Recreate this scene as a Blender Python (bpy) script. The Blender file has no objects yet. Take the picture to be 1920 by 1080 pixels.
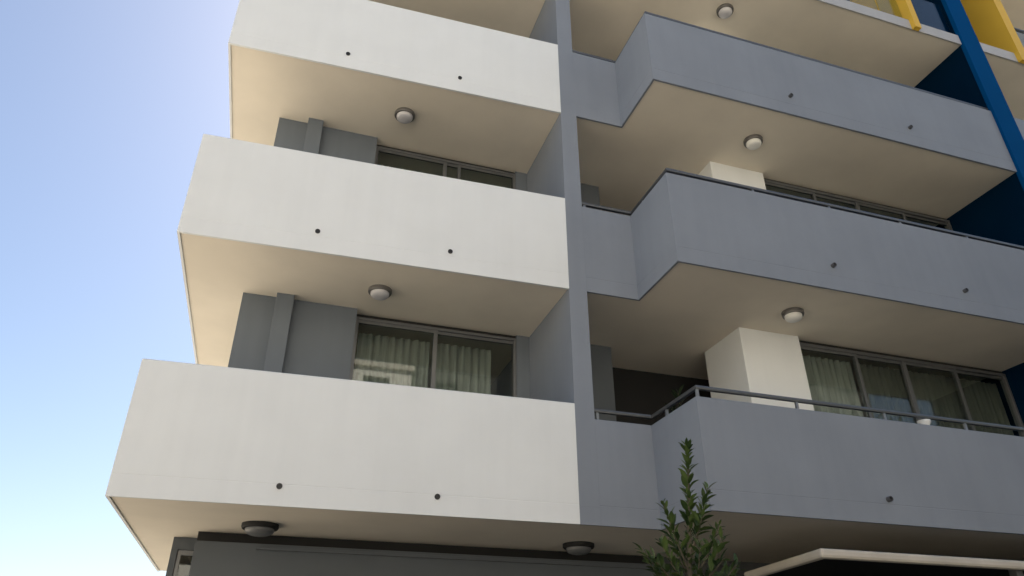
import bpy, math, random
from mathutils import Vector, Matrix, Euler
R = math.radians
SC = bpy.context.scene
COL = SC.collection

# ---------------------------------------------------------------- camera
cam = bpy.data.cameras.new('camera'); cam_o = bpy.data.objects.new('camera', cam); COL.objects.link(cam_o)
cam.sensor_width = 36.0; cam.lens = 36.0 * 1350.4 / 1920.0; cam.clip_end = 3000; cam.clip_start = 0.05
cam_o.location = (0, 0, 1.6); cam_o.rotation_euler = (math.pi / 2 + 0.5130, 0.0019, -0.3155)
SC.camera = cam_o
# ---------------------------------------------------------------- sky, sun, exposure
SUN_AZ, SUN_EL = R(28), R(52)          # azimuth from +Y towards +X
world = bpy.data.worlds.new('World'); SC.world = world; world.use_nodes = True
wn = world.node_tree
sky = wn.nodes.new('ShaderNodeTexSky'); sky.sky_type = 'NISHITA'; sky.sun_disc = False
sky.sun_elevation = SUN_EL; sky.sun_rotation = SUN_AZ
sky.air_density = 1.0; sky.dust_density = 1.3; sky.ozone_density = 0.5
wn.links.new(sky.outputs[0], wn.nodes['Background'].inputs[0])
wn.nodes['Background'].inputs[1].default_value = 0.05
sun = bpy.data.lights.new('sun', 'SUN'); sun.energy = 5.0; sun.angle = R(0.53); sun.color = (1.0, 0.93, 0.82)
sun_o = bpy.data.objects.new('sun', sun); COL.objects.link(sun_o)
sd = Vector((math.sin(SUN_AZ) * math.cos(SUN_EL), math.cos(SUN_AZ) * math.cos(SUN_EL), math.sin(SUN_EL)))
sun_o.rotation_euler = sd.to_track_quat('Z', 'Y').to_euler(); sun_o.location = sd * 60
SC.view_settings.view_transform = 'Standard'; SC.view_settings.look = 'None'
SC.view_settings.gamma = 1; SC.view_settings.use_curve_mapping = False
SC.view_settings.exposure = 1.80
SC.render.engine = 'CYCLES'
SC.cycles.max_bounces = 10; SC.cycles.diffuse_bounces = 6; SC.cycles.transparent_max_bounces = 16

# ---------------------------------------------------------------- materials
def nodes(name):
    m = bpy.data.materials.new(name); m.use_nodes = True
    return m, m.node_tree, m.node_tree.nodes['Principled BSDF']

def paint(name, col, rough=0.75, var=0.10, bump=0.15, scale=1.2, streak=0.0, spec=0.3, grain=90):
    m, nt, b = nodes(name); N, L = nt.nodes, nt.links
    tc = N.new('ShaderNodeTexCoord')
    geo = N.new('ShaderNodeNewGeometry')
    n1 = N.new('ShaderNodeTexNoise'); n1.inputs['Scale'].default_value = scale; n1.inputs['Detail'].default_value = 6
    L.new(geo.outputs['Position'], n1.inputs['Vector'])
    rp = N.new('ShaderNodeMapRange'); rp.inputs[1].default_value = .3; rp.inputs[2].default_value = .7
    rp.inputs[3].default_value = 1 - var; rp.inputs[4].default_value = 1 + var * .5
    L.new(n1.outputs['Fac'], rp.inputs[0])
    val = rp.outputs[0]
    if streak:
        mp = N.new('ShaderNodeMapping'); mp.inputs['Scale'].default_value = (7, 7, .35)
        L.new(geo.outputs['Position'], mp.inputs[0])
        n3 = N.new('ShaderNodeTexNoise'); n3.inputs['Scale'].default_value = 1.0; n3.inputs['Detail'].default_value = 5
        L.new(mp.outputs[0], n3.inputs['Vector'])
        r3 = N.new('ShaderNodeMapRange'); r3.inputs[1].default_value = .35; r3.inputs[2].default_value = .62
        r3.inputs[3].default_value = 1 - streak; r3.inputs[4].default_value = 1
        L.new(n3.outputs['Fac'], r3.inputs[0])
        mu = N.new('ShaderNodeMath'); mu.operation = 'MULTIPLY'; L.new(val, mu.inputs[0]); L.new(r3.outputs[0], mu.inputs[1]); val = mu.outputs[0]
    mx = N.new('ShaderNodeMix'); mx.data_type = 'RGBA'; mx.blend_type = 'MULTIPLY'; mx.inputs[0].default_value = 1
    mx.inputs[6].default_value = (*col, 1); L.new(val, mx.inputs[7]); L.new(mx.outputs[2], b.inputs['Base Color'])
    n2 = N.new('ShaderNodeTexNoise'); n2.inputs['Scale'].default_value = grain; n2.inputs['Detail'].default_value = 4
    L.new(geo.outputs['Position'], n2.inputs['Vector'])
    n4 = N.new('ShaderNodeTexNoise'); n4.inputs['Scale'].default_value = 3.0; n4.inputs['Detail'].default_value = 2
    L.new(geo.outputs['Position'], n4.inputs['Vector'])
    ad = N.new('ShaderNodeMath'); ad.operation = 'MULTIPLY_ADD'; ad.inputs[1].default_value = 6.0
    L.new(n4.outputs['Fac'], ad.inputs[0]); L.new(n2.outputs['Fac'], ad.inputs[2])
    bp = N.new('ShaderNodeBump'); bp.inputs['Strength'].default_value = bump; bp.inputs['Distance'].default_value = .004
    L.new(ad.outputs[0], bp.inputs['Height']); L.new(bp.outputs[0], b.inputs['Normal'])
    b.inputs['Roughness'].default_value = rough; b.inputs['Specular IOR Level'].default_value = spec
    return m

def plain(name, col, rough=.5, metal=0.0, spec=.5):
    m, nt, b = nodes(name)
    b.inputs['Base Color'].default_value = (*col, 1); b.inputs['Roughness'].default_value = rough
    b.inputs['Metallic'].default_value = metal; b.inputs['Specular IOR Level'].default_value = spec
    return m

def glass(name, tint=(.86, .90, .88), ior=1.5):
    m, nt, b = nodes(name); N, L = nt.nodes, nt.links; N.remove(b)
    out = N['Material Output']
    tr = N.new('ShaderNodeBsdfTransparent'); tr.inputs[0].default_value = (*tint, 1)
    gl = N.new('ShaderNodeBsdfGlossy'); gl.inputs['Roughness'].default_value = .015
    # Schlick reflectance from the angle of view, the same on both faces of the pane
    ge = N.new('ShaderNodeNewGeometry'); dt = N.new('ShaderNodeVectorMath'); dt.operation = 'DOT_PRODUCT'
    L.new(ge.outputs['Incoming'], dt.inputs[0]); L.new(ge.outputs['Normal'], dt.inputs[1])
    ab = N.new('ShaderNodeMath'); ab.operation = 'ABSOLUTE'; L.new(dt.outputs['Value'], ab.inputs[0])
    iv = N.new('ShaderNodeMath'); iv.operation = 'SUBTRACT'; iv.inputs[0].default_value = 1; L.new(ab.outputs[0], iv.inputs[1])
    pw = N.new('ShaderNodeMath'); pw.operation = 'POWER'; pw.inputs[1].default_value = 5; L.new(iv.outputs[0], pw.inputs[0])
    fr = N.new('ShaderNodeMath'); fr.operation = 'MULTIPLY_ADD'; fr.inputs[1].default_value = .95; fr.inputs[2].default_value = .05; L.new(pw.outputs[0], fr.inputs[0])
    no = N.new('ShaderNodeTexNoise'); no.inputs['Scale'].default_value = 1.3
    bp = N.new('ShaderNodeBump'); bp.inputs['Strength'].default_value = .04; bp.inputs['Distance'].default_value = .01
    L.new(no.outputs[0], bp.inputs['Height']); L.new(bp.outputs[0], gl.inputs['Normal'])
    ms = N.new('ShaderNodeMixShader'); L.new(fr.outputs[0], ms.inputs[0]); L.new(tr.outputs[0], ms.inputs[1]); L.new(gl.outputs[0], ms.inputs[2])
    L.new(ms.outputs[0], out.inputs[0])
    return m

def fabric(name, col):
    m, nt, b = nodes(name); N, L = nt.nodes, nt.links
    w = N.new('ShaderNodeTexNoise'); w.inputs['Scale'].default_value = 4
    mp = N.new('ShaderNodeMapping'); mp.inputs['Scale'].default_value = (5, 5, .3)
    g = N.new('ShaderNodeNewGeometry'); L.new(g.outputs['Position'], mp.inputs[0]); L.new(mp.outputs[0], w.inputs['Vector'])
    r = N.new('ShaderNodeValToRGB'); r.color_ramp.elements[0].position = .35; r.color_ramp.elements[1].position = .65
    r.color_ramp.elements[0].color = (col[0] * .75, col[1] * .75, col[2] * .75, 1); r.color_ramp.elements[1].color = (*col, 1)
    L.new(w.outputs['Fac'], r.inputs[0]); L.new(r.outputs[0], b.inputs['Base Color']); b.inputs['Roughness'].default_value = .95
    return m

def leafmat(name, c0, c1):
    m, nt, b = nodes(name); N, L = nt.nodes, nt.links
    oi = N.new('ShaderNodeObjectInfo'); g = N.new('ShaderNodeNewGeometry')
    n = N.new('ShaderNodeTexNoise'); n.inputs['Scale'].default_value = 9; L.new(g.outputs['Position'], n.inputs['Vector'])
    ad = N.new('ShaderNodeMath'); ad.operation = 'MULTIPLY_ADD'; ad.inputs[1].default_value = .5
    L.new(oi.outputs['Random'], ad.inputs[0]); L.new(n.outputs['Fac'], ad.inputs[2])
    r = N.new('ShaderNodeValToRGB'); r.color_ramp.elements[0].position = .4; r.color_ramp.elements[1].position = 1.0
    r.color_ramp.elements[0].color = (*c0, 1); r.color_ramp.elements[1].color = (*c1, 1)
    L.new(ad.outputs[0], r.inputs[0]); L.new(r.outputs[0], b.inputs['Base Color'])
    b.inputs['Roughness'].default_value = .42; b.inputs['Specular IOR Level'].default_value = .4
    tl = N.new('ShaderNodeBsdfTranslucent'); L.new(r.outputs[0], tl.inputs[0])
    ms = N.new('ShaderNodeMixShader'); ms.inputs[0].default_value = .25
    L.new(b.outputs[0], ms.inputs[1]); L.new(tl.outputs[0], ms.inputs[2]); L.new(ms.outputs[0], N['Material Output'].inputs[0])
    return m

M = dict(
    white=paint('white_render', (.84, .86, .86), .8, .032, .22, 1.3, .018),
    cream=paint('cream_ceiling_paint', (.87, .795, .67), .85, .075, .15, 1.0),
    grey=paint('grey_render', (.255, .282, .328), .7, .065, .22, 1.1, .03),
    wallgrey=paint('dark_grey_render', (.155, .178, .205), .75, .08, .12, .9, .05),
    charcoal=paint('charcoal_render', (.12, .135, .15), .7, .10, .12, .8),
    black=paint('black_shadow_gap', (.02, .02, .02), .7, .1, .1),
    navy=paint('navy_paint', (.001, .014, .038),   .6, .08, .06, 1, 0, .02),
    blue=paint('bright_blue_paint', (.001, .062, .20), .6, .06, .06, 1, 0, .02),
    yellow=paint('yellow_paint', (.76, .47, .055), .5, .05, .06, 1, 0, .4),
    stone=paint('cream_beam_paint', (.60, .55, .47), .7, .12, .12, 2, .05),
    inner=paint('interior_paint', (.35, .33, .30), .9, .05, .05),
    alu=plain('grey_aluminium', (.17, .175, .18), .45, .5),
    rail=plain('dark_steel_rail', (.17, .175, .18), .4, .7),
    postm=plain('light_steel_post', (.30, .32, .34), .4, .6),
    pipe=plain('dark_drain_pipe', (.03, .03, .032), .5, .1),
    gpipe=plain('grey_drain_pipe', (.11, .112, .12), .5, .1),
    ring=plain('bronze_lamp_ring', (.06, .05, .045), .5, .2),
    silver=plain('silver_lamp_ring', (.15, .145, .14), .45, .4),
    opal=plain('opal_lamp_lens', (.90, .89, .85), .3),
    opal2=plain('grey_lamp_lens', (.62, .61, .63), .3),
    opal3=plain('dark_grey_lamp_lens', (.16, .165, .17), .35),  # one even dark grey over the whole lens
    glass=glass('window_glass'),
    curtain=fabric('pale_curtain', (.40, .41, .385)), curtain2=fabric('dark_curtain', (.17, .17, .15)),
    ceramic=plain('white_ceramic', (.8, .8, .78), .3),
    pot=plain('dark_pot', (.06, .05, .045), .6),
    sand=paint('sand_render', (.76, .725, .66), .85, .06, .1, .6),
    palegrey=paint('pale_grey_render', (.47, .475, .49), .75, .05, .1, .9, .05),
    shadewall=paint('near_black_recess_shade', (.02, .02, .02), .7, .1, .1),  # wall colour carries the deep shade of the recess
    darkrender=paint('dark_render', (.09, .09, .085), .9, .15, .2, 1),
    dkglass=plain('dark_window_glass', (.02, .025, .03), .08),
    leaf=leafmat('leaf_green', (.022, .046, .014), (.10, .15, .042)),
    leafdark=leafmat('leaf_dark', (.012, .022, .010), (.03, .05, .02)),
    bark=paint('bark', (.10, .085, .06), .9, .3, .5, 12),
)

# ---------------------------------------------------------------- builders
WO = {}     # world origin of each object made here

class MB:
    def __init__(s): s.v = []; s.f = []
    def add(s, v, f):
        k = len(s.v); s.v += [tuple(p) for p in v]; s.f += [tuple(i + k for i in q) for q in f]; return s
    def box(s, x0, x1, y0, y1, z0, z1):
        v = [(x, y, z) for z in (z0, z1) for y in (y0, y1) for x in (x0, x1)]
        return s.add(v, [(0, 2, 3, 1), (4, 5, 7, 6), (0, 1, 5, 4), (2, 6, 7, 3), (0, 4, 6, 2), (1, 3, 7, 5)])
    def prism(s, poly, z0, z1):             # poly counter-clockwise in plan
        n = len(poly)
        v = [(x, y, z0) for x, y in poly] + [(x, y, z1) for x, y in poly]
        f = [tuple(range(n - 1, -1, -1)), tuple(range(n, 2 * n))]
        f += [(i, (i + 1) % n, n + (i + 1) % n, n + i) for i in range(n)]
        return s.add(v, f)
    def sweep(s, path, sec):                # sec: closed loop of (offset to the right of travel, z)
        n = len(path); m = len(sec); P = [Vector(p) for p in path]; v = []
        for i in range(n):
            d0 = (P[i] - P[i - 1]).normalized() if i else None
            d1 = (P[i + 1] - P[i]).normalized() if i < n - 1 else None
            d0 = d0 or d1; d1 = d1 or d0
            r0 = Vector((d0.y, -d0.x)); r1 = Vector((d1.y, -d1.x))
            b = (r0 + r1); b = b / (b.dot(r0))
            v += [(P[i].x + b.x * o, P[i].y + b.y * o, z) for o, z in sec]
        f = []
        for i in range(n - 1):
            for j in range(m):
                a, c = i * m + j, i * m + (j + 1) % m
                f.append((a, a + m, c + m, c))
        f += [tuple(range(m)), tuple(range((n - 1) * m + m - 1, (n - 1) * m - 1, -1))]
        return s.add(v, f)
    def lathe(s, prof, c, seg=28, axis='z'):  # prof (r, h)
        v = []; f = []; n = len(prof)
        for k in range(seg):
            a = 2 * math.pi * k / seg
            for r, h in prof:
                if axis == 'z': v.append((c[0] + r * math.cos(a), c[1] + r * math.sin(a), c[2] + h))
                else: v.append((c[0] + r * math.cos(a), c[1] + h, c[2] + r * math.sin(a)))
        for k in range(seg):
            for j in range(n - 1):
                a = k * n + j; b = ((k + 1) % seg) * n + j
                f.append((a, b, b + 1, a + 1) if axis == 'z' else (a, a + 1, b + 1, b))
        return s.add(v, f)
    def tube(s, pts, r, seg=10, taper=None):
        P = [Vector(p) for p in pts]; n = len(P); v = []; f = []
        up = Vector((.31, .2, 1)).normalized()
        for i in range(n):
            d = (P[min(i + 1, n - 1)] - P[max(i - 1, 0)]).normalized()
            a = d.cross(up)
            if a.length < .05: a = d.cross(Vector((1, 0, 0)))
            a.normalize(); b = a.cross(d)
            rr = r if taper is None else r + (taper - r) * i / (n - 1)
            v += [P[i] + (a * math.cos(t) + b * math.sin(t)) * rr for t in [2 * math.pi * k / seg for k in range(seg)]]
        for i in range(n - 1):
            for k in range(seg):
                q = (k + 1) % seg; f.append((i * seg + k, i * seg + q, (i + 1) * seg + q, (i + 1) * seg + k))
        f += [tuple(range(seg - 1, -1, -1)), tuple(range((n - 1) * seg, n * seg))]
        return s.add(v, f)

def build(name, mb, mat, parent=None, smooth=False, bevel=0.0):
    xs = [p[0] for p in mb.v]; ys = [p[1] for p in mb.v]; zs = [p[2] for p in mb.v]
    o0 = Vector(((min(xs) + max(xs)) / 2, (min(ys) + max(ys)) / 2, min(zs)))
    me = bpy.data.meshes.new(name); me.from_pydata([Vector(p) - o0 for p in mb.v], [], mb.f); me.update()
    import bmesh
    bm = bmesh.new(); bm.from_mesh(me); bmesh.ops.recalc_face_normals(bm, faces=bm.faces); bm.to_mesh(me); bm.free()
    me.materials.append(M[mat] if isinstance(mat, str) else mat)
    if smooth: me.polygons.foreach_set('use_smooth', [True] * len(me.polygons))
    o = bpy.data.objects.new(name, me); COL.objects.link(o); WO[o.name] = o0
    if parent: o.parent = parent; o.location = o0 - WO[parent.name]
    else: o.location = o0
    if bevel:
        b = o.modifiers.new('bevel', 'BEVEL'); b.width = bevel; b.segments = 2; b.limit_method = 'ANGLE'; b.angle_limit = R(40)
    return o

def tag(o, label=None, cat=None, group=None, kind=None):
    for k, v in (('label', label), ('category', cat), ('group', group), ('kind', kind)):
        if v: o[k] = v
    return o

def empty(name, loc, label, cat, group=None):
    o = bpy.data.objects.new(name, None); COL.objects.link(o); o.location = loc; o.empty_display_size = .2
    WO[o.name] = Vector(loc); return tag(o, label, cat, group)

# ---------------------------------------------------------------- dimensions (metres, from the photograph)
Z = [3.237, 6.237, 9.315, 12.393, 15.47]            # undersides of the balcony slabs
YW = 7.605; YG = 6.549                               # front planes: white balconies / grey balconies
XL, XF, XR, XG, XB0, XB1, XE = -1.514, 3.282, 3.536, 4.292, 11.20, 11.63, 17.5
YWL = YW - .0285 * (XL - XF)
HW = [1.417, 1.474, 1.474]; HG = [1.245, 1.385, 1.39]
YBACK = 12.8; TOP = 19.0
T = .15

# ---------------------------------------------------------------- ground
def ground():
    m, nt, b = nodes('sandy_paving'); N, L = nt.nodes, nt.links
    g = N.new('ShaderNodeNewGeometry')
    br = N.new('ShaderNodeTexBrick'); br.inputs['Scale'].default_value = 1.0
    br.inputs['Color1'].default_value = (.45, .41, .345, 1); br.inputs['Color2'].default_value = (.41, .375, .315, 1); br.inputs['Mortar'].default_value = (.25, .21, .16, 1)
    br.inputs['Brick Width'].default_value = .6; br.inputs['Row Height'].default_value = .4; br.inputs['Mortar Size'].default_value = .006
    L.new(g.outputs['Position'], br.inputs['Vector'])
    n = N.new('ShaderNodeTexNoise'); n.inputs['Scale'].default_value = .35; n.inputs['Detail'].default_value = 8; L.new(g.outputs['Position'], n.inputs['Vector'])
    r = N.new('ShaderNodeMapRange'); r.inputs[1].default_value = .3; r.inputs[2].default_value = .7; r.inputs[3].default_value = .85; r.inputs[4].default_value = 1.08
    L.new(n.outputs['Fac'], r.inputs[0])
    mx = N.new('ShaderNodeMix'); mx.data_type = 'RGBA'; mx.blend_type = 'MULTIPLY'; mx.inputs[0].default_value = 1
    L.new(br.outputs['Color'], mx.inputs[6]); L.new(r.outputs[0], mx.inputs[7]); L.new(mx.outputs[2], b.inputs['Base Color'])
    b.inputs['Roughness'].default_value = .9
    q = MB().add([(-600, -600, 0), (600, -600, 0), (600, 600, 0), (-600, 600, 0)], [(0, 1, 2, 3)])
    tag(build('ground', q, m), kind='structure')
    q = MB().add([(-2.6, -3.85, .004), (300, -3.85, .004), (300, 30, .004), (-2.6, 30, .004)], [(0, 1, 2, 3)])
    tag(build('pavement', q, paint('dark_paving', (.07, .068, .065), .85, .2, .4, 1.5)), kind='structure')  # unseen forecourt sheet, added dark to cut light bounced onto the lower floors
    # street in front of the block: asphalt road between two kerbs
    q = MB().add([(-300, -13, .004), (300, -13, .004), (300, -4, .004), (-300, -4, .004)], [(0, 1, 2, 3)])
    tag(build('road', q, paint('asphalt', (.17, .165, .155), .9, .25, .5, .6)), kind='structure')
    for y0, y1 in ((-4.0, -3.85), (-13.15, -13.0)):
        tag(build('kerb', MB().box(-300, 300, y0, y1, 0, .13), 'stone', bevel=.015), kind='structure')
    for i in range(-12, 13):
        q = MB().add([(i * 6 - 1.2, -8.56, .008), (i * 6 + 1.2, -8.56, .008), (i * 6 + 1.2, -8.44, .008), (i * 6 - 1.2, -8.44, .008)], [(0, 1, 2, 3)])
        tag(build('road_marking', q, 'white'), kind='structure')
ground()

# ---------------------------------------------------------------- the building
BLD = empty('apartment_building', (5, 10, 0), 'modern apartment block with stacked white balconies beside grey ones', 'building')

def parapet_section(h, z):
    return [(0, z), (.03, z), (.03, z + .198), (T, z + .198), (T, z + h - .012), (T - .012, z + h), (.012, z + h), (0, z + h - .012),
            (0, z + .222), (.0022, z + .219), (.0022, z + .213), (0, z + .210)]

def spouts(par, xs, yf, z, mat, stick):
    for x in xs:
        y = yf(x)
        m = MB().lathe([(.0, -.003), (.024, -.003), (.0245, -stick), (.030, -stick), (.030, .03)], (x, y, z), 16, 'y')
        build('drain_spout', m, mat, par, smooth=False)

def handrail(par, path, z, post_d, first_gap=.5):
    """tube rail on short posts; path of the rail centre line in plan"""
    P = [Vector(p) for p in path]
    m = MB().sweep(path, [(-.022, z - .02), (.022, z - .02), (.026, z), (.022, z + .02), (-.022, z + .02), (-.026, z)])
    build('handrail', m, 'rail', par)

def rail_posts(par, pts, z0, z1):
    for x, y in pts:
        build('handrail_post', MB().box(x - .017, x + .017, y - .012, y + .012, z0, z1), 'postm', par)

yw = lambda x: YW - .0285 * (x - XF)
# white balconies, bottom to top
wnames = ['lowest white balcony wall, in full view', 'middle white balcony wall', 'upper white balcony wall cut by the frame']
for k in range(3):
    z = Z[k]
    path = [(XF, YW), (XL, YWL), (XL, YBACK)]
    o = build('balcony_wall', MB().sweep(path, parapet_section(HW[k], z)), 'white', BLD)
    o['label'] = wnames[k]
    spouts(o, ((.041, 1.662), (.025, 1.676), (.061, 1.698))[k], yw, z + (.195, .287, .263)[k], 'pipe', .014)
# grey balconies
gnames = ['lowest grey balcony wall with stepped side', 'middle grey balcony wall with stepped side', 'upper grey balcony wall ending at the blue blade']
gs = ((6.619, 8.93), (6.685, 8.956), (6.703, 9.026))
for k in range(3):
    z = Z[k]
    xe = XB0 - .003
    path = [(xe, YG), (XG, YG), (XG, YW), (XR, YW)]
    o = build('balcony_wall', MB().sweep(path, parapet_section(HG[k], z)), 'grey', BLD); o['label'] = gnames[k]
    spouts(o, gs[k], lambda x: YG, z + (.27, .37, .375)[k], 'gpipe', .05)
    zt = z + HG[k]; hr = (.125, .085, .07)[k]; io = .06
    handrail(o, [(xe, YG + io), (XG + io, YG + io), (XG + io, YW + io), (XR, YW + io)], zt + hr, 1.25)
    pp = [(x, YG + io) for x in ((XG + .04 + .02,) if k == 0 else ()) + (5.68, 6.95, 8.22, 9.49, 10.76)] + [(3.60, YW + io), (XG + io, YW - .3)]
    rail_posts(o, pp, zt - .004, zt + hr - .018)
    # next bay, beyond the blue blade
    o2 = build('balcony_wall', MB().sweep([(XE, YG), (XB1 + .003, YG)], parapet_section(HG[k], z)), 'grey', BLD)
    o2['label'] = 'grey balcony wall beyond the blue blade'

# slabs: cream undersides
def slab(poly, z, name='balcony_slab', top=.196, lift=.012):
    return build(name, MB().prism(poly, z + lift, z + top), 'cream', BLD)
e = .031
for k in range(5):
    z = Z[k]
    if k >= 3:
        slab([(XL, YWL), (XF - .002, YW), (XF - .002, YBACK), (XL, YBACK)], z, top=.23, lift=0)
        slab([(XR + .002, YW), (XG, YW), (XG, YG + .02), (XB0 - .003, YG + .02), (XB0 - .003, YBACK), (XR + .002, YBACK)], z, top=.225, lift=.0)
        slab([(XB1 + .003, YG + .02), (XE, YG + .02), (XE, YBACK), (XB1 + .003, YBACK)], z, top=.225, lift=.0)
        # painted slab edge, slightly proud
        for a, b in ((XG, XB0 - .003), (XB1 + .003, XE)):
            build('slab_edge', MB().box(a, b, YG - .005, YG + .018, z - .012, z + .235), 'palegrey', BLD, bevel=.004)
    else:
        slab([(XL + e, YWL + e + .002), (XF - .002, YW + e), (XF - .002, YBACK), (XL + e, YBACK)], z)
        slab([(XR + .002, YW + e), (XG + e, YW + e), (XG + e, YG + e), (XB0 - .003, YG + e), (XB0 - .003, YBACK), (XR + .002, YBACK)], z)
        slab([(XB1 + .003, YG + e), (XE, YG + e), (XE, YBACK), (XB1 + .003, YBACK)], z)

# party-wall fin between the white and grey stacks, and the blue blade
build('party_wall', MB().box(XF, XR, YW + .002, YW + .03, Z[0], Z[0] + .197).box(XF, XR, YW + .002, YBACK, Z[0] + .198, TOP), 'grey', BLD)
slab([(XF - .001, YW + .031), (XR + .001, YW + .031), (XR + .001, YBACK), (XF - .001, YBACK)], Z[0])
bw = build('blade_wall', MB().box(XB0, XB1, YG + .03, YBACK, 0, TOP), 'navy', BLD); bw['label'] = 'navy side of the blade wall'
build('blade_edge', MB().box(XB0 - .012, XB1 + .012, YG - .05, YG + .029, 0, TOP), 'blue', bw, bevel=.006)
# yellow blades on the upper floors
for x0, x1, y1 in ((10.0, 10.14, 7.55), (12.60, 12.82, 9.95)):
    build('yellow_blade', MB().box(x0, x1, YG - .09, YG - .006, Z[3] - .03, TOP).box(x0, x1, YG - .006, y1, Z[3] + .236, TOP), 'yellow', BLD)

# walls at the back of the left balconies, with pilaster
for k in range(4):
    z0 = (Z[k] + .2); z1 = Z[k + 1] + (.012 if k + 1 < 3 else 0)
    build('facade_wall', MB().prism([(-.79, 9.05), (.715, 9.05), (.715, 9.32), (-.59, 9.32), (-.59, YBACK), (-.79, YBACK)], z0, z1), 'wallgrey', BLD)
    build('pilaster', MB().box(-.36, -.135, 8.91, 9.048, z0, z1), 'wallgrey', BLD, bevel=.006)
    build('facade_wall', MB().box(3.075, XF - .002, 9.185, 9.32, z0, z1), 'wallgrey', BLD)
    build('room_wall', MB().box(-.58, XF - .002, 12.6, 12.7, z0, z1), 'inner', BLD)
    # right: white pier, deep recess, room behind the window band
    build('pier', MB().box(6.07, 7.10, 7.925, 8.87, z0, z1), 'white', BLD, bevel=.008)
    build('recess_wall', MB().prism([(XR + .002, 9.2), (4.59, 9.2), (4.59, 9.85), (7.1, 9.85), (7.1, 8.872), (7.2, 8.872), (7.2, 10.05), (4.4, 10.05), (4.4, 9.4), (XR + .002, 9.4)], z0, z1), 'shadewall', BLD)
    build('recess_pier', MB().box(XR + .003, 4.595, 9.14, 9.198, z0, z1), 'charcoal', BLD)
    build('room_wall', MB().box(7.21, XB0 - .003, 12.2, 12.3, z0, z1), 'inner', BLD)
    build('facade_wall', MB().box(XB1 + .003, XE, *((8.1, 8.3) if k < 3 else (10, 10.2)), z0, z1), 'wallgrey', BLD)
build('end_wall', MB().box(XE + .002, XE + .25, YG, YBACK, 0, TOP), 'grey', BLD)
build('back_wall', MB().box(-.8, XE + .25, YBACK + .002, YBACK + .3, 0, TOP), 'wallgrey', BLD)
build('roof_slab', MB().box(-.8, XE + .25, YG + .2, YBACK + .3, TOP + .002, TOP + .3), 'wallgrey', BLD)
build('upper_wall', MB().box(-.79, XF - .002, 9.05, 9.3, Z[4] + .24, TOP), 'wallgrey', BLD)
build('upper_wall', MB().box(XR + .002, XB0 - .003, 7.95, 8.2, Z[4] + .24, TOP), 'wallgrey', BLD)
build('upper_wall', MB().box(XB1 + .003, XE, 7.95, 8.2, Z[4] + .24, TOP), 'wallgrey', BLD)

# windows
def window(x0, x1, y, z0, z1, mull, slid=None, head=.04, jamb=.045):
    """aluminium sliding window facing -y: outer frame > mullions, panes"""
    w = MB()
    w.box(x0, x1, y, y + .10, z1 - head, z1)
    w.box(x0, x1, y, y + .10, z0, z0 + .06)
    w.box(x0, x0 + jamb, y, y + .10, z0 + .06, z1 - head)
    w.box(x1 - jamb, x1, y, y + .10, z0 + .06, z1 - head)
    o = build('window', w, 'alu', BLD, bevel=.004)
    build('head_gap', MB().box(x0, x1, y + .04, y + .1, z1 + .002, z1 + .055), 'black', o)
    for mx, wd in mull:
        build('mullion', MB().box(mx - wd / 2, mx + wd / 2, y + .012, y + .075, z0 + .06, z1 - head), 'alu', o, bevel=.003)
    xs = [x0 + jamb] + [q for mx, wd in mull for q in (mx - wd / 2, mx + wd / 2)] + [x1 - jamb]
    for i in range(0, len(xs), 2):
        yy = y + .03 + (.022 if (i // 2) % 2 else 0)
        build('top_rail', MB().box(xs[i], xs[i + 1], yy - .014, yy + .020, z1 - head - .045, z1 - head - .001), 'alu', o)
        build('pane', MB().box(xs[i], xs[i + 1], yy, yy + .006, z0 + .06, z1 - head - .045), 'glass', o)
    return o

for k in range(3):
    z0 = Z[k] + .2; z1 = Z[k + 1] + (.012 if k + 1 < 3 else 0) - .06
    o = window(.72, 3.07, 9.17, z0, z1, [(1.86, .06)] + ([(2.10, .05)] if k == 1 else []))
    o['label'] = 'sliding window behind the %s white balcony' % ('lowest', 'middle', 'upper')[k]
    o = window(7.105, XB0 - .006, 7.99, z0, z1, [(8.17, .05), (9.09, .07), (10.12, .05)], head=.05)
    o['label'] = 'four-pane window band behind the %s grey balcony' % ('lowest', 'middle', 'upper')[k]
# upper glazing over the right bays
o = window(XR + .002, XB0 - .006, 7.99, Z[3] + .23, Z[4] - .06, [(5.2, .05), (6.9, .05), (8.17, .05), (9.09, .07), (10.12, .05)])
o['label'] = 'glazed front of the floor above the grey balconies'
for a, b in ((XG + .1, 6.9), (6.94, 9.4), (9.44, 9.96), (10.18, XB0 - .05), (12.9, 15.2)):
    build('glass_balustrade', MB().box(a, b, YG + .06, YG + .072, Z[3] + .24, Z[3] + 1.15), 'glass', BLD)
build('balustrade_rail', MB().box(12.83, XE, YG + .04, YG + .09, Z[3] + 1.152, Z[3] + 1.19), 'rail', BLD)

# ground floor
build('ground_floor_wall', MB().box(-.77, 5.2, 9.30, 9.55, 0, Z[0] - .10), 'charcoal', BLD, bevel=.004)
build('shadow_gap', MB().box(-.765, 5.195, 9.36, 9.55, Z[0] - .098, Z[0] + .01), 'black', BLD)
build('wall_trim', MB().box(-.1, 5.2, 9.262, 9.298, Z[0] - .17, Z[0] - .135), 'charcoal', BLD, bevel=.004)
build('ground_floor_wall', MB().box(-1.06, -.99, 9.80, YBACK, 0, Z[0] + .01), 'charcoal', BLD)
build('ground_floor_wall', MB().box(-.99, -.78, 9.80, 9.9, Z[0] - .13, Z[0] + .01), 'charcoal', BLD)
sw = build('side_window', MB().box(-.985, -.945, 9.83, 9.9, 0, Z[0] - .132).box(-.80, -.775, 9.83, 9.9, 0, Z[0] - .132).box(-.944, -.801, 9.83, 9.9, Z[0] - .19, Z[0] - .132), 'rail', BLD)
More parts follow.
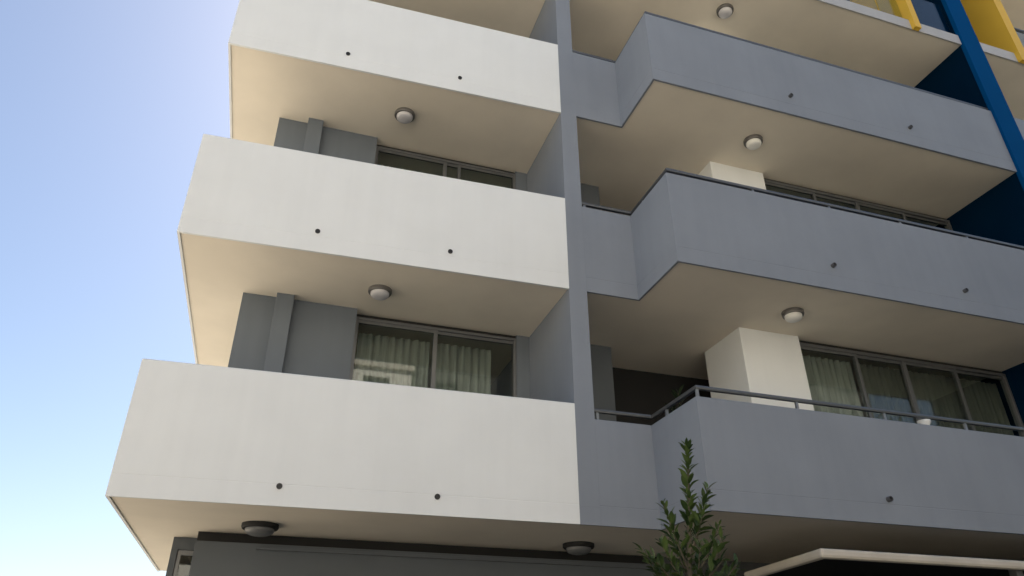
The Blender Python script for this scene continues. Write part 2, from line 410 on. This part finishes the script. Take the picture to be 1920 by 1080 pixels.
build('pane', MB().box(-.944, -.801, 9.86, 9.866, 0, Z[0] - .191), 'glass', sw)
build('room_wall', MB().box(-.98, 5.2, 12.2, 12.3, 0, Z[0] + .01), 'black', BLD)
sf = MB().box(5.21, XB0 - .003, 9.4, 9.5, 2.9, Z[0] + .01).box(5.21, XB0 - .003, 9.4, 9.5, 0, .1)
for x in (5.21, 7.2, 9.2, 11.12): sf.box(x, x + .06, 9.4, 9.5, .1, 2.9)
so = build('shop_window', sf, 'rail', BLD); so['label'] = 'dark shop window under the grey balconies'
for x in (5.27, 7.26, 9.26): build('pane', MB().box(x, x + 1.93 if x > 5.3 else 7.2, 9.44, 9.446, .1, 2.9), 'glass', so)
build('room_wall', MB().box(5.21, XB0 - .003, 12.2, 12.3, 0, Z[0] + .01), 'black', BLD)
# entrance canopy: cream beam turning the corner, dark boarded underside
cn = build('entrance_canopy', MB().sweep([(XB0 - .02, 6.50), (5.512, 6.50), (5.74, 8.25)], [(0, 2.825), (.10, 2.825), (.10, 2.925), (0, 2.925)]), 'stone', BLD, bevel=.032)
cn['label'] = 'cream canopy beam turning the corner under the grey balconies'
build('canopy_board', MB().prism([(5.61, 6.592), (XB0 - .02, 6.592), (XB0 - .02, 9.39), (5.84, 9.39), (5.825, 8.25)], 2.87, 2.90), 'black', cn)
for x in (8.4, 11.05): build('canopy_post', MB().box(x - .05, x + .05, 6.66, 6.76, 0, 2.868), 'rail', cn, bevel=.005)

# ---------------------------------------------------------------- houses across the street (behind the camera)
def opposite(x0, x1, y, h, mat, label, storeys):
    t = empty('street_building', ((x0 + x1) / 2, y - 6, 0), label, 'building', 'buildings across the street')
    fh = h / storeys; nb = int((x1 - x0) / 3.4); bw_ = (x1 - x0) / nb
    w = MB(); w.box(x0, x1, y - 12, y - .3, 0, h)
    for i in range(storeys + 1):          # spandrels and piers leave real window openings
        z0 = max(0, i * fh - .5); z1 = min(h, i * fh + .9) if i < storeys else h
        w.box(x0, x1, y - .298, y, z0, z1)
    for i in range(nb + 1):
        xa = max(x0, x0 + i * bw_ - 1.15); xb = min(x1, x0 + i * bw_ + 1.15)
        for j in range(storeys):
            w.box(xa, xb, y - .298, y - .003, j * fh + .9, (j + 1) * fh - .5)
    build('wall', w, mat, t)
    for i in range(nb):
        for j in range(storeys):
            build('window', MB().box(x0 + i * bw_ + 1.15, x0 + (i + 1) * bw_ - 1.15, y - .25, y - .22, j * fh + .9, (j + 1) * fh - .5), 'dkglass', t)
    build('roof_edge', MB().box(x0 - .1, x1 + .1, y - 12.1, y + .15, h + .002, h + .3), 'stone', t)
opposite(-40, -16.2, -17, 13, 'stone', 'stone coloured four-storey building across the street, to the left', 4)
opposite(-16, 6, -17, 16.5, 'sand', 'sand coloured five-storey building straight across the street', 5)
opposite(6.2, 34, -17, 20, 'darkrender', 'unseen six-storey building across the street, made dark grey to cut light on the right', 6)  # unseen; made tall and dark to reduce light on the right side

# ---------------------------------------------------------------- lamps
def lamp(name, x, y, z, r, h, ring, lens, label, group):
    t = empty(name, (x, y, z - h), label, 'lamp', group)
    build('ring', MB().lathe([(.0, 0), (r, 0), (r, -h * .30), (r * .95, -h * .42), (r * .80, -h * .42), (r * .80, -h * .30)], (x, y, z - .0005), 32), ring, t, smooth=False)
    q = [(r * .79, -h * .32), (r * .79, -h * .55)] + [(r * .79 * math.cos(a) ** .7, -h * .55 - h * .45 * math.sin(a)) for a in [R(d) for d in range(10, 90, 10)]] + [(.0005, -h)]
    build('lens', MB().lathe(q, (x, y, z), 32), lens, t, smooth=True)
cz = lambda k: Z[k] + (.012 if k < 3 else 0)
lamp('ceiling_lamp', .93, 8.43, cz(1), .155, .12, 'silver', 'opal2', 'round grey lamp on the ceiling above the lowest white balcony', 'round lamps on balcony ceilings')
lamp('ceiling_lamp', 1.03, 8.39, cz(2), .155, .12, 'silver', 'opal2', 'round grey lamp on the ceiling above the middle white balcony', 'round lamps on balcony ceilings')
lamp('ceiling_lamp', 6.52, 7.29, cz(1), .15, .14, 'silver', 'opal', 'round lamp with white lens on the ceiling above the lowest grey balcony', 'round lamps on balcony ceilings')
lamp('ceiling_lamp', 6.45, 7.26, cz(2), .15, .14, 'silver', 'opal', 'round lamp with white lens on the ceiling above the middle grey balcony', 'round lamps on balcony ceilings')
lamp('ceiling_lamp', 6.45, 7.26, cz(3), .15, .14, 'silver', 'opal2', 'round lamp on the topmost ceiling in view, above the upper grey balcony', 'round lamps on balcony ceilings')
lamp('entrance_lamp', -.09, 8.74, cz(0), .20, .125, 'black', 'opal3', 'dark rimmed round lamp under the lowest white balcony near its left corner', 'dark rimmed lamps over the ground floor')
lamp('entrance_lamp', 3.76, 8.80, cz(0), .20, .125, 'black', 'opal3', 'dark rimmed round lamp under the lowest balcony below the party wall', 'dark rimmed lamps over the ground floor')

# ---------------------------------------------------------------- curtains
def curtain(x0, x1, y, z0, z1, mat, label, folds=11.0, amp=.035, seed=0):
    rnd = random.Random(seed); n = int((x1 - x0) * 70); v = []; f = []
    ph = [rnd.uniform(0, 6.28) for _ in range(3)]
    for i in range(n + 1):
        x = x0 + (x1 - x0) * i / n
        w = math.sin(folds * 2 * math.pi * (x - x0) / 1.2 + ph[0]) + .5 * math.sin(folds * 3.3 * (x - x0) + ph[1])
        v += [(x, y + amp * w * .6, z1), (x + .01 * math.sin(9 * x + ph[2]), y + amp * w, z0)]
    for i in range(n): f.append((2 * i, 2 * i + 1, 2 * i + 3, 2 * i + 2))
    o = build('curtain', MB().add(v, f), mat, smooth=True)
    s = o.modifiers.new('thickness', 'SOLIDIFY'); s.thickness = .004
    return tag(o, label, 'curtain', 'curtains behind the balcony windows')
zc = Z[0] + .22
curtain(.80, 1.82, 9.40, zc, Z[1] - .19, 'curtain', 'pale pleated curtain behind the left pane above the lowest white balcony', seed=1)
curtain(1.90, 2.74, 9.40, zc, Z[1] - .19, 'curtain', 'half-drawn pale curtain in the right pane above the lowest white balcony', seed=2)
curtain(.80, 1.7, 9.40, Z[1] + .22, Z[2] - .24, 'curtain2', 'dark curtain behind the window above the middle white balcony', seed=3)
yr = 8.18
curtain(7.15, 8.22, yr, zc, Z[1] - .16, 'curtain', 'pale curtain in the pane beside the white pier above the lowest grey balcony', seed=4)
curtain(8.25, 9.14, yr, zc, Z[1] - .16, 'curtain2', 'dark curtain in the second pane from the white pier, lowest grey balcony', seed=5)
curtain(9.17, 10.17, yr, zc, Z[1] - .16, 'curtain2', 'dark curtain in the third pane from the white pier, lowest grey balcony', seed=6)
curtain(10.2, 11.14, yr, zc, Z[1] - .16, 'curtain2', 'dark curtain in the pane nearest the blue blade, lowest grey balcony', seed=7)

# ---------------------------------------------------------------- small things on the balconies
zt = Z[0] + HG[0]
b = MB().lathe([(.0005, 0), (.035, 0), (.05, .012), (.075, .06), (.08, .085), (.074, .085), (.066, .055), (.04, .02), (.0005, .018)], (7.60, YG + .1, zt), 24)
tag(build('bowl', b, 'ceramic', smooth=True), 'small white bowl standing on the lowest grey balcony wall under the rail', 'bowl')

def leaf_mesh(name, L, W, mat):
    v = [(0, 0, 0)]; f = []
    prof = ((.18, .55, .0), (.42, 1.0, .015), (.70, .80, .0), (.90, .35, -.03))
    for t, w, d in prof:
        v += [(-W / 2 * w, L * t, L * (d + .06 * w)), (0, L * t, L * d), (W / 2 * w, L * t, L * (d + .06 * w))]
    v.append((0, L, -.07 * L))
    f += [(0, 2, 1), (0, 3, 2)]
    for i in range(3):
        a = 1 + 3 * i; f += [(a, a + 1, a + 4, a + 3), (a + 1, a + 2, a + 5, a + 4)]
    f += [(10, 11, 13), (11, 12, 13)]
    me = bpy.data.meshes.new(name); me.from_pydata(v, [], f); me.update(); me.materials.append(M[mat])
    me.polygons.foreach_set('use_smooth', [True] * len(me.polygons))
    return me, v, f

def leaf_matrix(p, d, rnd, sc):
    d = d.normalized(); q = d.to_track_quat('Y', 'Z').to_matrix().to_4x4()
    return Matrix.Translation(p) @ q @ Matrix.Rotation(rnd.uniform(-.6, .6), 4, 'Y') @ Matrix.Scale(sc, 4)

def shoot_leaves(rnd, a, b, dens, spread, out, r0=0.0, low=.1):
    n = max(3, int((b - a).length * dens)); ax = (b - a).normalized()
    s1 = ax.cross(Vector((.3, .9, .1))).normalized(); s2 = ax.cross(s1)
    for i in range(n):
        t = low + (1 - low) * (i + rnd.random()) / n
        an = i * 2.4 + rnd.uniform(-.5, .5)
        sp = spread * (1.15 - .45 * t) * rnd.uniform(.7, 1.3)
        d = ax + (s1 * math.cos(an) + s2 * math.sin(an)) * sp
        out.append((a.lerp(b, t), d, rnd.uniform(.5, 1.3) * (1 if t < .9 else .85)))

# potted plant in the dark recess of the lowest grey balcony
pp = empty('potted_plant', (4.95, 7.9, Z[0] + .197), 'dark leafy potted plant in the recess of the lowest grey balcony', 'plant')
build('pot', MB().lathe([(.0005, 0), (.15, 0), (.20, .36), (.205, .40), (.18, .40), (.17, .34), (.0005, .34)], (4.95, 7.9, Z[0] + .197), 24), 'pot', pp, smooth=True)
rnd = random.Random(5); stems = MB(); lv = []
for i in range(9):
    a = Vector((4.95, 7.9, Z[0] + .53)); an = i * .7
    bb = a + Vector((math.cos(an) * rnd.uniform(.1, .42), math.sin(an) * rnd.uniform(.1, .3), rnd.uniform(.75, 1.25)))
    stems.tube([a, a.lerp(bb, .5) + Vector((0, 0, .08)), bb], .010, 6, .004)
    shoot_leaves(rnd, a, bb, 26, 1.0, lv, low=.3)
build('stem', stems, 'bark', pp)
lm, _, _ = leaf_mesh('leaf', .17, .045, 'leafdark')
for p, d, s in lv:
    o = bpy.data.objects.new('leaf', lm); COL.objects.link(o); o.parent = pp; o.matrix_local = Matrix.Translation(-WO[pp.name]) @ leaf_matrix(p, d, rnd, s)

# ---------------------------------------------------------------- young tree in front of the building
TX, TY = 3.03, 5.0
tree = empty('young_tree', (TX, TY, 0), 'young narrow evergreen tree with upright leafy shoots before the grey balconies', 'tree')
rnd = random.Random(11)
tr = MB(); tr.tube([(TX, TY, 0), (TX + .03, TY, .8), (TX - .02, TY + .02, 1.7), (TX - .01, TY, 2.4), (TX + .06, TY, 2.95), (TX + .10, TY, 3.34)], .045, 10, .006)
build('trunk', tr, 'bark', tree, smooth=True)
lv = []; brm = []
V = Vector
shoot_leaves(rnd, V((TX - .02, TY, 2.25)), V((TX + .10, TY, 3.33)), 100, 1.05, lv)
for i in range(9): lv.append((V((TX + .10, TY, 3.30 + .006 * i)), V((.75 * math.cos(i * 2.4), .75 * math.sin(i * 2.4), 1)), rnd.uniform(.8, 1.15)))
sh = [((TX, TY, 2.45), (3.27, 5.0, 3.02), 60), ((TX, TY, 2.35), (2.83, 4.95, 2.86), 55), ((TX, TY, 2.3), (3.33, 5.0, 2.74), 55),
      ((TX, TY, 2.5), (3.16, 4.9, 2.84), 50), ((TX, TY, 2.3), (2.93, 5.1, 2.72), 50), ((TX, TY, 2.2), (2.80, 5.0, 2.58), 50), ((TX, TY, 2.15), (3.25, 4.85, 2.62), 50),
      ((TX, TY, 2.1), (3.34, 5.1, 2.56), 50), ((TX, TY, 2.1), (2.74, 5.1, 2.45), 50), ((TX, TY, 2.1), (2.98, 4.75, 2.55), 50), ((TX, TY, 2.1), (3.1, 5.25, 2.6), 50)]
for i in range(7):
    an = i * 2.4; z = rnd.uniform(2.0, 2.25); rr = rnd.uniform(.25, .5)
    sh.append(((TX, TY, z), (TX + rr * math.cos(an), TY + rr * .8 * math.sin(an), z + rnd.uniform(.15, .40)), 36))
for i in range(46):
    z = rnd.uniform(.95, 2.15); an = i * 2.4; rr = (.30 + .30 * min(1, (2.4 - z))) * rnd.uniform(.6, 1.1)
    sh.append(((TX, TY, z), (TX + rr * math.cos(an), TY + rr * math.sin(an), z + rnd.uniform(.25, .45)), 45))
for a, b_, dn in sh:
    a, b_ = V(a), V(b_); mid = a.lerp(b_, .5) + V((0, 0, -.05 * (b_ - a).length))
    bm_ = MB().tube([a, mid, b_], .010, 6, .003); brm.append(bm_)
    shoot_leaves(rnd, a.lerp(b_, .25), b_, dn * 1.15, rnd.uniform(.75, 1.25), lv)
for bm_ in brm: build('branch', bm_, 'bark', tree)
lm, lvv, lff = leaf_mesh('leaf', .102, .036, 'leaf')
lv.sort(key=lambda q: -q[0].z)
rest = MB()
for i, (p, d, s) in enumerate(lv):
    mt = leaf_matrix(p, d, rnd, s)
    if i < 300:
        o = bpy.data.objects.new('leaf', lm); COL.objects.link(o); o.parent = tree; o.matrix_local = Matrix.Translation(-WO[tree.name]) @ mt
    else:
        rest.add([mt @ V(q) for q in lvv], lff)
k = len(lv)
if rest.v:
    o = build('foliage', rest, 'leaf', tree, smooth=True); tag(o, kind='stuff')

# ---------------------------------------------------------------- unseen trees outside the frame, added to block light from both sides
def light_block_tree(x, y, h, r, seed, label):
    rd = random.Random(seed)
    t = empty('light_block_tree', (x, y, 0), label, 'tree', 'unseen trees added to block light')
    w = MB().tube([(x, y, 0), (x + .08, y, 1.2), (x - .05, y + .05, 2.6), (x, y, h * .62)], .17, 12, .06)
    for i in range(9):
        an = i * 2.4; z = 2.2 + .35 * i; L = r * rd.uniform(.55, .85)
        w.tube([(x, y, z), (x + .5 * L * math.cos(an), y + .5 * L * math.sin(an), z + .5), (x + L * math.cos(an), y + L * math.sin(an), z + 1.3)], .06, 7, .015)
    build('trunk', w, 'bark', t, smooth=True)
    c = MB(); zc_ = h * .6; clumps = []
    for i in range(90):
        d = V((rd.gauss(0, 1), rd.gauss(0, 1), rd.gauss(0, 1))).normalized() * rd.uniform(.35, 1.0)
        clumps.append(V((x + d.x * r, y + d.y * r, zc_ + d.z * h * .36)))
    for p in clumps:
        for j in range(70):
            d = V((rd.gauss(0, 1), rd.gauss(0, 1), rd.gauss(0, 1)))
            mt = leaf_matrix(p + d * .28, d + V((0, 0, .4)), rd, rd.uniform(1.3, 2.0))
            c.add([mt @ V(q) for q in lvv], lff)
    tag(build('crown', c, 'leaf', t, smooth=True), kind='stuff')
light_block_tree(9.0, -1.0, 8.5, 2.6, 1, 'unseen broad tree added behind the viewpoint to block light')
light_block_tree(12.5, 2.2, 8.0, 2.6, 2, 'unseen broad tree added near the blue blade to block light')
light_block_tree(18.5, -1.5, 8.5, 2.6, 3, 'unseen broad tree added at the far right end of the block to block light')
light_block_tree(-14.5, 5.5, 8.0, 2.5, 4, 'unseen broad tree added on the open ground left of the block to block light')
light_block_tree(-16.5, 0.5, 8.5, 2.6, 5, 'unseen broad tree added at the far left to block light')
